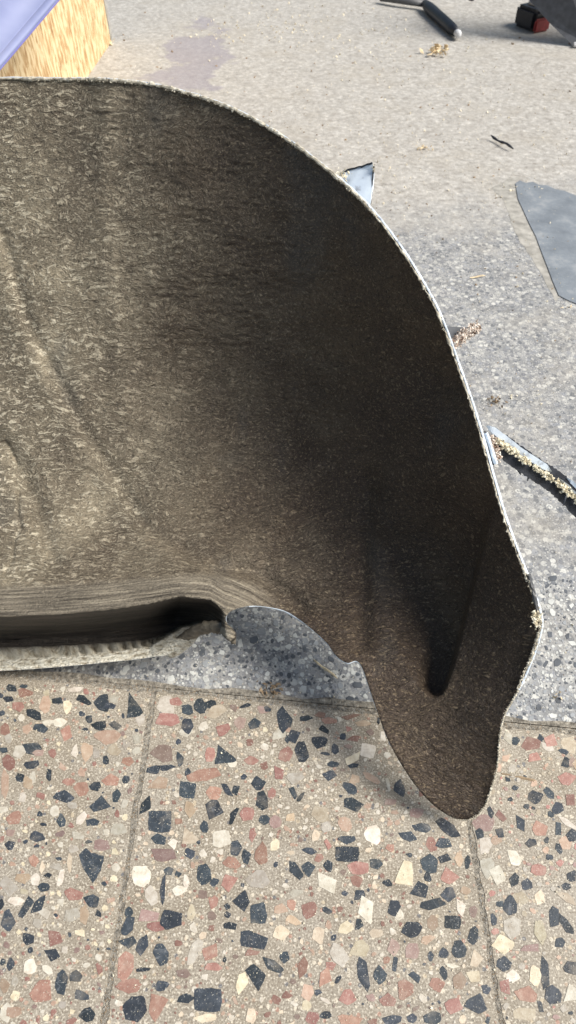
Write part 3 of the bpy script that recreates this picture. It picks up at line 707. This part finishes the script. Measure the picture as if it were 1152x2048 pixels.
# the cut edge: painted bead outside, frayed fibres inside
def rimpoint(i, off=0, dz=0):
    p = outl[i]; t = outl[min(i + 1, len(outl) - 1)] - outl[max(i - 1, 0)]; t = t / (np.hypot(*t) + 1e-9)
    nn = np.array([t[1], -t[0]]); q = p + nn * off
    dd = depth(outl[i:i + 1])[0] + dz
    return P(q[0], q[1], dd)
i_tip = 31 * 6; i_right = 21 * 6
rim_i = list(range(0, 24 * 6))
wob = lambda i, a=1.: a * noise.noise(Vector((i * .35, 0, 0)))
def fine(i0, i1, n): return [i0 + (i1 - i0) * k / n for k in range(n + 1)]
def rimf(f, off=0, dz=0):
    i = int(f); t = f - i; a = rimpoint(i, off, dz)
    return a if t < 1e-6 else a * (1 - t) + rimpoint(i + 1, off, dz) * t
nz_ = lambda f, k, s_: noise.noise(Vector((f * s_, k, 0)))
ff = fine(0, 148, 520)
V, F_ = tube([rimf(f, 1.1 + .9 * nz_(f, 1, .5), .0015) for f in ff], [(.0009 if f < 56 else .0016) + .0007 * nz_(f, 2, 1.1) for f in ff], 8, .06, 1, 3)
mesh('painted_edge', V, F_, MAT['white_paint'], fend)
V, F_ = tube([rimf(f, (-1.6 if f < 60 else -3.0) + 2.2 * nz_(f, 3, 1.3), -.0008) for f in ff], [max(.0003, (.0022 if f < 60 else .0010) + (.0024 if f < 64 else .0018) * nz_(f, 4, 1.7) * (.4 + 1.6 * abs(nz_(f, 9, .31))) + .0016 * nz_(f, 11, .5)) for f in ff], 7, .35, 1, 4)
mesh('frayed_edge', V, F_, MAT['frayed'], fend)
ff = fine(146, 200, 240)
V, F_ = tube([rimf(f, .2 + .8 * nz_(f, 5, 2), .001) for f in ff], [max(.0003, (.0013 if f < 184 else .0008) + .0012 * nz_(f, 6, 2.5)) for f in ff], 6, .6, 1, 3)
mesh('frayed_edge', V, F_, MAT['frayed'], fend)

def flake(c, size, rnd, flat=.3):
    ax = [np.array([rnd.gauss(0, 1) for _ in range(3)]) for _ in range(2)]
    a = ax[0] / np.linalg.norm(ax[0]); b = np.cross(a, ax[1]); b /= np.linalg.norm(b) + 1e-9; cc = np.cross(a, b)
    s = size; e = rnd.uniform(.35, .9)
    V = [c + a * s, c + b * s * e, c - a * s * rnd.uniform(.6, 1), c - b * s * e * rnd.uniform(.6, 1), c + cc * s * flat, c - cc * s * flat]
    F = [(0, 1, 4), (1, 2, 4), (2, 3, 4), (3, 0, 4), (1, 0, 5), (2, 1, 5), (3, 2, 5), (0, 3, 5)]
    return V, F
rnd = random.Random(5); L = []
for k in range(2600):
    i = rnd.uniform(12, 190) if rnd.random() < .55 else rnd.choice([rnd.uniform(12, 62), rnd.uniform(12, 62), rnd.uniform(108, 142)])
    if noise.noise(Vector((i * .23, 4.4, 0))) < rnd.uniform(-.6, .3): continue
    if 62 < i < 106 and rnd.random() < .6: continue
    L.append(flake(rimf(i, rnd.uniform(-6, 1.6) if i < 146 else rnd.uniform(-2.5, 1), rnd.uniform(-.003, .001)), rnd.uniform(.0006, .0024 if i < 146 else .0014), rnd))
V, F_ = join(L); tag(mesh('edge_crumbs', V, F_, MAT['frayed'], fend), kind='stuff')

pp = catmull([P(x, y, d) for x, y, d in [(345, 1290, 1.082), (374, 1272, 1.066), (402, 1258, 1.050), (430, 1254, 1.036), (452, 1259, 1.026), (465, 1272, 1.022), (467, 1287, 1.024)]], 6)
V, F_ = tube(pp, [(.0035 + .0055 * math.sin(math.pi * min(1, .12 + k_ / len(pp)))) * (1 + .25 * noise.noise(Vector((k_ * .6, 0, 2)))) for k_ in range(len(pp))], 10, .16, .55, 8)
mesh('curled_tab', V, F_, MAT['seam_sealer'], fend, True)
# white triangular tab behind the rim
dB = .97
tab = [P(x, y, d) for x, y, d in [(678, 345, .99), (690, 342, .985), (720, 334, .975), (745, 327, .965), (749, 345, .965), (747, 375, .965), (740, 412, .962), (728, 400, .965), (700, 372, .975)]]
prism(tab, (FWD * -.003), 'tab', MAT['white_paint'], fend)
for a, b_, s_ in (((686, 343), (745, 326), 1), ((748, 332), (741, 408), 2)):
    pp = [P(a[0] + (b_[0] - a[0]) * t + rnd.uniform(-1, 1), a[1] + (b_[1] - a[1]) * t + rnd.uniform(-1, 1), .965 + .02 * (1 - t) * (s_ == 1)) for t in np.linspace(0, 1, 14)]
    V, F_ = tube(pp, [.0008 + .0006 * rnd.random() for _ in pp], 6, .5, 1, s_)
    mesh('tab_edge', V, F_, MAT['rubber'], fend)
L = [flake(P(747 + rnd.gauss(0, 1.5), 335 + rnd.gauss(0, 6), .962), rnd.uniform(.001, .003), rnd) for _ in range(14)]
V, F_ = join(L); mesh('tab_corner', V, F_, MAT['frayed'], fend)
L = [flake(P(rnd.gauss(684, 7), rnd.gauss(349, 6), .972), rnd.uniform(.001, .0035), rnd) for _ in range(40)]
V, F_ = join(L); tag(mesh('torn_foam', V, F_, MAT['foam'], fend), kind='stuff')

# dark bracket with a fuzzy torn end
br = [P(x, y, d) for x, y, d in [(880, 652, .95), (940, 655, .96), (955, 652, .96), (940, 668, .955), (920, 682, .95), (904, 692, .94), (894, 680, .94)]]
bk = prism(br, FWD * -.004, 'bracket', MAT['grey_metal'], fend)
L = []
for k in range(520):
    t = rnd.random(); x = 903 + 56 * t; y = 690 - 33 * t - 4 * math.sin(t * 3)
    L.append(flake(P(x + rnd.gauss(0, 3), y + rnd.gauss(0, 6), .945 + rnd.uniform(-.006, .004)), rnd.uniform(.0008, .0034), rnd, .6))
V, F_ = join(L); tag(mesh('torn_edge', V, F_, MAT['pink'], bk), kind='stuff')
V, F_ = tube([P(903 + 56 * t, 690 - 34 * t - 5 * math.sin(t * 3), .947) for t in np.linspace(0, 1, 20)], [.0050 + .0015 * rnd.random() for _ in range(20)], 8, .5)
mesh('bracket_lip', V, F_, MAT['pink'], bk)

# long torn strip that sticks out to the right
strip_o = bpy.data.objects.new
cl = catmull([(974, 852), (1008, 878), (1045, 906), (1085, 932), (1120, 956), (1152, 985), (1215, 1050)], 10)
dd_ = np.linspace(.90, .97, len(cl))
nn_ = len(cl)
def ribbon(offs, wtop, wbot, dz, mat, name, parent, jit=0, i0=0, i1=None, seed=0, thick=.004):
    r_ = random.Random(seed); i1 = i1 or nn_; A, B = [], []
    for i in range(i0, i1):
        t = cl[min(i + 1, nn_ - 1)] - cl[max(i - 1, 0)]; t = t / np.hypot(*t); nv = np.array([-t[1], t[0]])
        e = min(1, (i - i0 + .6) / 4, (i1 - i - .4) / 4)
        a = cl[i] + nv * (offs - wtop * e + r_.uniform(-jit, jit)); b = cl[i] + nv * (offs + wbot * e + r_.uniform(-jit, jit))
        A.append(P(a[0], a[1], dd_[i] + dz)); B.append(P(b[0], b[1], dd_[i] + dz + .003))
    V = A + B + [p + FWD * thick for p in A] + [p + FWD * thick for p in B]; m_ = len(A); F = []
    for i in range(m_ - 1):
        F += [(i, i + 1, m_ + i + 1, m_ + i), (2 * m_ + i, 3 * m_ + i, 3 * m_ + i + 1, 2 * m_ + i + 1),
              (i, 2 * m_ + i, 2 * m_ + i + 1, i + 1), (m_ + i, m_ + i + 1, 3 * m_ + i + 1, 3 * m_ + i)]
    F += [(0, m_, 3 * m_, 2 * m_), (m_ - 1, 3 * m_ - 1, 4 * m_ - 1, 2 * m_ - 1)]
    return mesh(name, V, F, mat, parent)
rub = ribbon(12, 22, 22, .004, MAT['rubber'], 'rubber_strip', fend, 1.8, 6, None, 1)
ribbon(-1, 7, 6, -.002, MAT['white_paint'], 'painted_flange', rub, .6, 0, 36, 2)
ribbon(-9, 3.5, 3.5, 0.000, MAT['white_paint'], 'painted_flange', rub, .6, 43, None, 3)
ribbon(2, 2.5, 2.5, -.003, MAT['white_paint'], 'painted_flange', rub, .8, 40, None, 4)
L = []
for k in range(520):
    i = rnd.randint(8, nn_ - 1); c_ = cl[i]; t = cl[min(i + 1, nn_ - 1)] - cl[max(i - 1, 0)]; t = t / np.hypot(*t); nv = np.array([-t[1], t[0]])
    q = c_ + nv * rnd.gauss(10 if i < 40 else 10, 3.2) + t * rnd.uniform(-3, 3)
    if noise.noise(Vector((i * .4, 0, 7))) < -.3: continue
    L.append(flake(P(q[0], q[1], dd_[i] - rnd.uniform(-.001, .004)), rnd.uniform(.0008, .0042), rnd, .5))
V, F_ = join(L); tag(mesh('torn_foam', V, F_, MAT['foam'], rub), kind='stuff')
L = []
for (x0, y0, x1, y1) in ((1059, 944, 1055, 962), (1132, 992, 1126, 1012), (1036, 938, 1042, 950), (968, 862, 975, 872)):
    L.append(tube([P(x0 + (x1 - x0) * t, y0 + (y1 - y0) * t, .945) for t in (0, .5, 1)], [.0018, .0014, .0006], 6, .5))
for V, F_ in L: mesh('rubber_shred', V, F_, MAT['rubber'], rub)
# second painted flange lying along the rim, with its dark gap, and the foam behind it
V, F_ = tube([P(972 + 20 * t, 866 + 62 * t, .893) for t in np.linspace(0, 1, 14)], .0026, 8, .25)
mesh('painted_flange', V, F_, MAT['white_paint'], fend)
V, F_ = tube([P(966 + 21 * t, 864 + 66 * t, .895) for t in np.linspace(0, 1, 14)], .0020, 8, .3)
mesh('rubber_gap', V, F_, MAT['rubber'], fend)
L = [flake(P(982 + 14 * (t := rnd.random()) + rnd.gauss(0, 4), 872 + 46 * t + rnd.gauss(0, 3), .905 + rnd.uniform(0, .012)), rnd.uniform(.0012, .004), rnd, .6) for _ in range(150)]
V, F_ = join(L); tag(mesh('torn_foam', V, F_, MAT['pink'], fend), kind='stuff')
V, F_ = tube([P(1058 + (1075 - 1058) * t, 1148 + 72 * t, .882) for t in np.linspace(0, 1, 10)], .0024, 6, .5)
mesh('rubber_gap', V, F_, MAT['grey_metal'], fend)
L = [flake(P(rnd.gauss(1070, 5), rnd.gauss(1238, 10), .878), rnd.uniform(.001, .0035), rnd, .6) for _ in range(60)]
V, F_ = join(L); tag(mesh('torn_foam', V, F_, MAT['foam'], fend), kind='stuff')

# ------------------------------------------------------------------ things behind
# standing strand board (upper left)
ga = G(214, 86, ZY); gb = G(165, 156, ZY)
u = (gb - ga); u /= np.linalg.norm(u); up_ = np.array([-.03, .02, 1.0])
nb = np.cross(u, up_); nb /= np.linalg.norm(nb)
if nb[1] > 0: nb = -nb
a0 = ga; b0 = ga + u * 2.4
ring = [a0 + up_ * .0, a0 + up_ * .9, b0 + up_ * .9, b0 + up_ * .0]
ob = thing('strand_board', 'pale wood strand board standing on the concrete, partly behind the blue panel', 'board')
bm_ = prism(ring, -nb * .018, 'panel_face', MAT['osb'], ob)
ring = [a0 - u * .002 + np.array([0, 0, .0]), a0 - u * .002 + up_ * .9, a0 - u * .002 + up_ * .9 + u * -.03, a0 - u * .032]
prism(ring, -nb * .02, 'edge_strip', MAT['tan_mortar'], ob)
L = [flake(a0 + np.array([rnd.gauss(0, .02), rnd.gauss(-.02, .02), .006]), rnd.uniform(.004, .012), rnd) for _ in range(30)]
V, F_ = join(L); tag(mesh('splinters', V, F_, MAT['wood_pale'], ob), kind='stuff')

# blue panel (upper left corner): bent sheet leaning towards the fender, hemmed edge
bp = thing('plastic_panel', 'smooth blue plastic panel with a hemmed slanting edge in the upper left corner', 'panel')
E = [(330, -250), (115, 0), (0, 135), (-180, 345), (-420, 620)]
E = catmull(E, 8); dE = np.interp(np.linspace(0, 1, len(E)), [0, 1], [2.0, 1.62])
rows = []
for off, dz in ((0, .0), (5, -.004), (16, -.006), (18, -.003), (20, -.006), (80, -.012), (220, .01), (420, .06)):
    rows.append([P(e[0] - off * .76, e[1] - off * .64, d + dz) for e, d in zip(E, dE)])
nE = len(E); V = [p for r_ in rows for p in r_]; V = [np.array([v[0], v[1], max(v[2], .003)]) for v in V]
F_ = [(r_ * nE + i, r_ * nE + i + 1, (r_ + 1) * nE + i + 1, (r_ + 1) * nE + i) for r_ in range(len(rows) - 1) for i in range(nE - 1)]
o = mesh('sheet', V, F_, MAT['blue'], bp, True)
md = o.modifiers.new('thick', 'SOLIDIFY'); md.thickness = .006; md.offset = 0
V, F_ = tube([P(e[0] + .8, e[1] + .6, d + .002) for e, d in zip(E, dE)], .0032, 8)
mesh('hem', V, F_, MAT['blue_dark'], bp)
V, F_ = tube([P(e[0] - 18 * .76, e[1] - 18 * .64, d - .004) for e, d in zip(E, dE)], .0012, 6)
mesh('groove', V, F_, MAT['blue_dark'], bp)

# hand tool with a black grip (top, right of centre)
def rod(p, q, r, z0=None): return [np.array(p) + (np.array(q) - np.array(p)) * t for t in np.linspace(0, 1, 8)]
ht = thing('hand_tool', 'slim hand tool with black grip and white end cap lying on the concrete', 'tool')
a = G(850, 8, .02); b_ = G(914, 66, .02); dr = (b_ - a)
pp = rod(a, b_, 0); rr = [.019, .024, .025, .024, .0245, .024, .023, .017]
V, F_ = tube(pp, rr, 14); mesh('grip', V, F_, MAT['black_plastic'], ht, True)
V, F_ = tube([b_ - dr * .01, b_ + dr * .03, b_ + dr * .06], [.015, .017, .011], 12); mesh('end_cap', V, F_, MAT['pale_plastic'], ht, True)
V, F_ = tube([a - dr * .01, a + np.array([-.10, .05, .004]), a + np.array([-.16, .09, .004]), a + np.array([-.2, .12, .0])], [.017, .02, .022, .02], 10, 0, .6); mesh('shaft', V, F_, MAT['grey_metal'], ht, True)

# black box shaped battery with a red end (top right)
bt = thing('tool_battery', 'chunky black tool battery with a red end cap and pale top rail', 'battery')
def boxat(c, ax, ay, h, name, mat, parent, bev=.006, z0=0):
    ring = [c + ax * sx + ay * sy + np.array([0, 0, z0 + h]) for sx, sy in ((-1, -1), (1, -1), (1, 1), (-1, 1))]
    return prism(ring, (0, 0, h), name, mat, parent, bev)
c0 = G(1056, 56, 0); c0[2] = ZY
ax = (G(1100, 66) - G(1040, 44)); ax = ax / np.linalg.norm(ax); ay = np.array([-ax[1], ax[0], 0])
boxat(c0 - ax * .018 + ay * .03, ax * .066, ay * .05, .085, 'case', MAT['black_plastic'], bt, .014)
boxat(c0 + ax * .058 + ay * .022, ax * .008, ay * .046, .055, 'red_end', MAT['red_plastic'], bt, .009)
boxat(c0 + ax * .01 + ay * .045, ax * .065, ay * .022, .012, 'top_rail', MAT['pale_plastic'], bt, .003, .085)
c1_ = G(1092, 40, 0); c1_[2] = ZY
am = thing('amber_case', 'small amber plastic wedge between the black battery and the dark sheet', 'wedge')
boxat(c1_ + np.array([.045, .10, 0]), np.array([.016, -.05, 0]), np.array([.012, .004, 0]), .085, 'body', MAT['amber_plastic'], am, .004)
boxat(c1_ + np.array([.045, .10, 0]), np.array([.010, -.035, 0]), np.array([.007, .002, 0]), .006, 'cap', MAT['black_plastic'], am, .001, .085)
# dark sheet whose corner touches the ground, at the right edge
ds = thing('dark_sheet', 'dark grey sheet standing on its pointed lower corner at the right edge', 'sheet')
g0 = G(1146, 94, ZY)
ring = [g0 + np.array(v) for v in [(0, 0, .004), (-.10, .05, .07), (-.22, .10, .16), (-.30, .14, .30), (-.32, .2, .62), (.5, .2, .62), (.5, .12, .3), (.25, .05, .12), (.06, .0, .012)]]
prism(ring, (-.003, -.01, 0), 'panel_face', MAT['dark_sheet'], ds)
V, F_ = tube([g0 + np.array([-.004, -.012, .012]), g0 + np.array([.05, -.012, .0]) + np.array([0, 0, .014])], [.010, .014], 8, .3); mesh('corner_guard', V, F_, MAT['pale_plastic'], ds)
V, F_ = tube([g0 + np.array([-.20, .13, .40]), g0 + np.array([-.36, .22, .26]), g0 + np.array([-.42, .3, .12])], [.03, .034, .03], 10); mesh('side_arm', V, F_, MAT['dark_sheet'], ds, True)

# ------------------------------------------------------------------ debris
def shaving(name, label, px, py, size, mat, n=14, seed=0, cat='wood shaving', long=False, group=None, ang=None):
    r_ = random.Random(seed); c = G(px, py, ZY + size * .3); L = []
    for k in range(n):
        q = c + np.array([r_.gauss(0, size * .8), r_.gauss(0, size * .7), abs(r_.gauss(0, size * .3))])
        L.append(flake(q, size * r_.uniform(.25, .6), r_, .2))
    if long: 
        a_ = R(ang) if ang is not None else r_.uniform(-.5, .5); L = [tube([c + np.array([math.cos(a_) * t * size, -math.sin(a_) * t * size, size * .06 * math.sin(3 * t)]) for t in np.linspace(-1.4, 1.4, 7)], [size * .05, size * .12, size * .1, size * .14, size * .1, size * .12, size * .04], 6, .5, .6, seed)]
    V, F = join(L); o = mesh(name, V, F, mat); return tag(o, label, cat, group)
shaving('shaving_clump', 'fluffy pale clump of wood shavings below the black grip of the tool', 875, 103, .030, MAT['wood_pale'], 44, 1)
shaving('shaving_clump', 'small pale clump of shavings on the concrete above the slate slab', 850, 298, .013, MAT['wood_pale'], 16, 2)
shaving('shaving_clump', 'brown and cream clump of shavings just right of the fender, above its torn strip', 985, 803, .011, MAT['wood_brown'], 26, 3)
shaving('wood_splinter', 'short pale wood sliver lying between the bracket and the slate slab', 955, 553, .016, MAT['wood_pale'], 1, 4, 'splinter', True)
shaving('wood_chip', 'single tan wood crumb at the lower tip of the slate slab', 1130, 613, .009, MAT['wood_pale'], 5, 5, 'wood chip')
shaving('shaving_clump', 'dusty brown tuft of shavings on the grey ground between lip and terrazzo', 542, 1380, .010, MAT['wood_brown'], 40, 6)
shaving('wood_splinter', 'thin straw coloured splinter under the wheel-arch edge of the fender', 651, 1338, .017, MAT['wood_pale'], 1, 27, 'splinter', True, ang=42)
shaving('twig', 'thin dark twig on the concrete left of the slate slab', 1004, 284, .042, MAT['rubber'], 1, 8, 'twig', True, ang=62)
shaving('wood_splinter', 'brown splinter on the terrazzo just right of the fender tip', 1040, 1556, .018, MAT['wood_brown'], 1, 9, 'splinter', True)
shaving('wood_chip', 'cream wood chip near the torn strip, low on the grey ground', 1115, 1392, .008, MAT['wood_pale'], 6, 10, 'wood chip')
shaving('wood_chip', 'brown crumb beside a red stone on the terrazzo left of the fender tip', 680, 1572, .006, MAT['wood_brown'], 9, 12, 'wood chip')
shaving('wood_splinter', 'bent splinter crossing the right terrazzo tile', 1040, 1934, .014, MAT['wood_brown'], 1, 13, 'splinter', True, ang=62)

# sawdust over everything
L = []; Lb = []
for k in range(11000):
    px = rnd.uniform(-80, 1230); py = 20 + 2060 * rnd.random() ** .75
    g = noise.noise(Vector((px / 90, py / 70, 0)))
    if g < rnd.uniform(-.9, .5): continue
    onT = py > front(px)
    z = .0012 if onT else ZY + .0012
    c_ = G(px, py, z); s_ = rnd.choice([.0004, .0005, .0006, .0007, .001]) * (1 if onT else 1.4 + max(0, c_[1] - 1) * .85)
    if rnd.random() < .05: s_ *= 2.3
    L.append(flake(c_, s_, rnd, .4))
V, F_ = join(L); tag(mesh('sawdust', V, F_, MAT['crumb']), kind='stuff')
L = []
for k in range(900):
    px = rnd.uniform(-80, 1230); py = 20 + 1420 * rnd.random() ** .8
    c_ = G(px, py, ZY + .001); L.append(flake(c_, rnd.choice([.0012, .0016, .0024]) * (.6 + max(0, c_[1] - .7) * 1.1), rnd, .4))
V, F_ = join(L); tag(mesh('dark_grit', V, F_, MAT['wood_brown']), kind='stuff')

# dirt gathered along the terrazzo's far edge and in its joints
L = []; Ld = []
for k in range(4200):
    if rnd.random() < .6:
        px = rnd.uniform(-60, 1210); py = front(px) + rnd.gauss(-4, 6)
    else:
        py = rnd.uniform(1390, 2060); px = (jl if rnd.random() < .5 else jr)(py) + rnd.gauss(0, 5)
    c_ = G(px, py, -.0002 if py > front(px) - 9 else -.0018)
    (L if rnd.random() < .6 else Ld).append(flake(c_, rnd.choice([.0005, .0007, .001, .0014]), rnd, .5))
V, F_ = join(L); tag(mesh('joint_dirt', V, F_, MAT['tan_mortar']), kind='stuff')
V, F_ = join(Ld); tag(mesh('joint_dirt', V, F_, MAT['wood_brown']), kind='stuff')
# shavings strewn over the far screed
L = []
for cx, cy, sx, sy, n_ in ((650, 40, 90, 22, 90), (545, 50, 40, 20, 40), (700, 90, 80, 30, 60), (440, 70, 30, 14, 30), (900, 150, 120, 50, 60), (1000, 240, 110, 60, 50), (800, 260, 90, 60, 60), (760, 380, 60, 40, 40), (1020, 370, 30, 14, 30), (1000, 800, 60, 25, 40), (1080, 520, 60, 70, 25)):
    for k in range(n_):
        px, py = rnd.gauss(cx, sx), rnd.gauss(cy, sy)
        if py < 4: continue
        c_ = G(px, py, ZY + .003); L.append(flake(c_, rnd.uniform(.0016, .0042) * (.35 + c_[1] * .40), rnd, .25))
V, F_ = join(L); tag(mesh('strewn_shavings', V, F_, MAT['crumb']), kind='stuff')
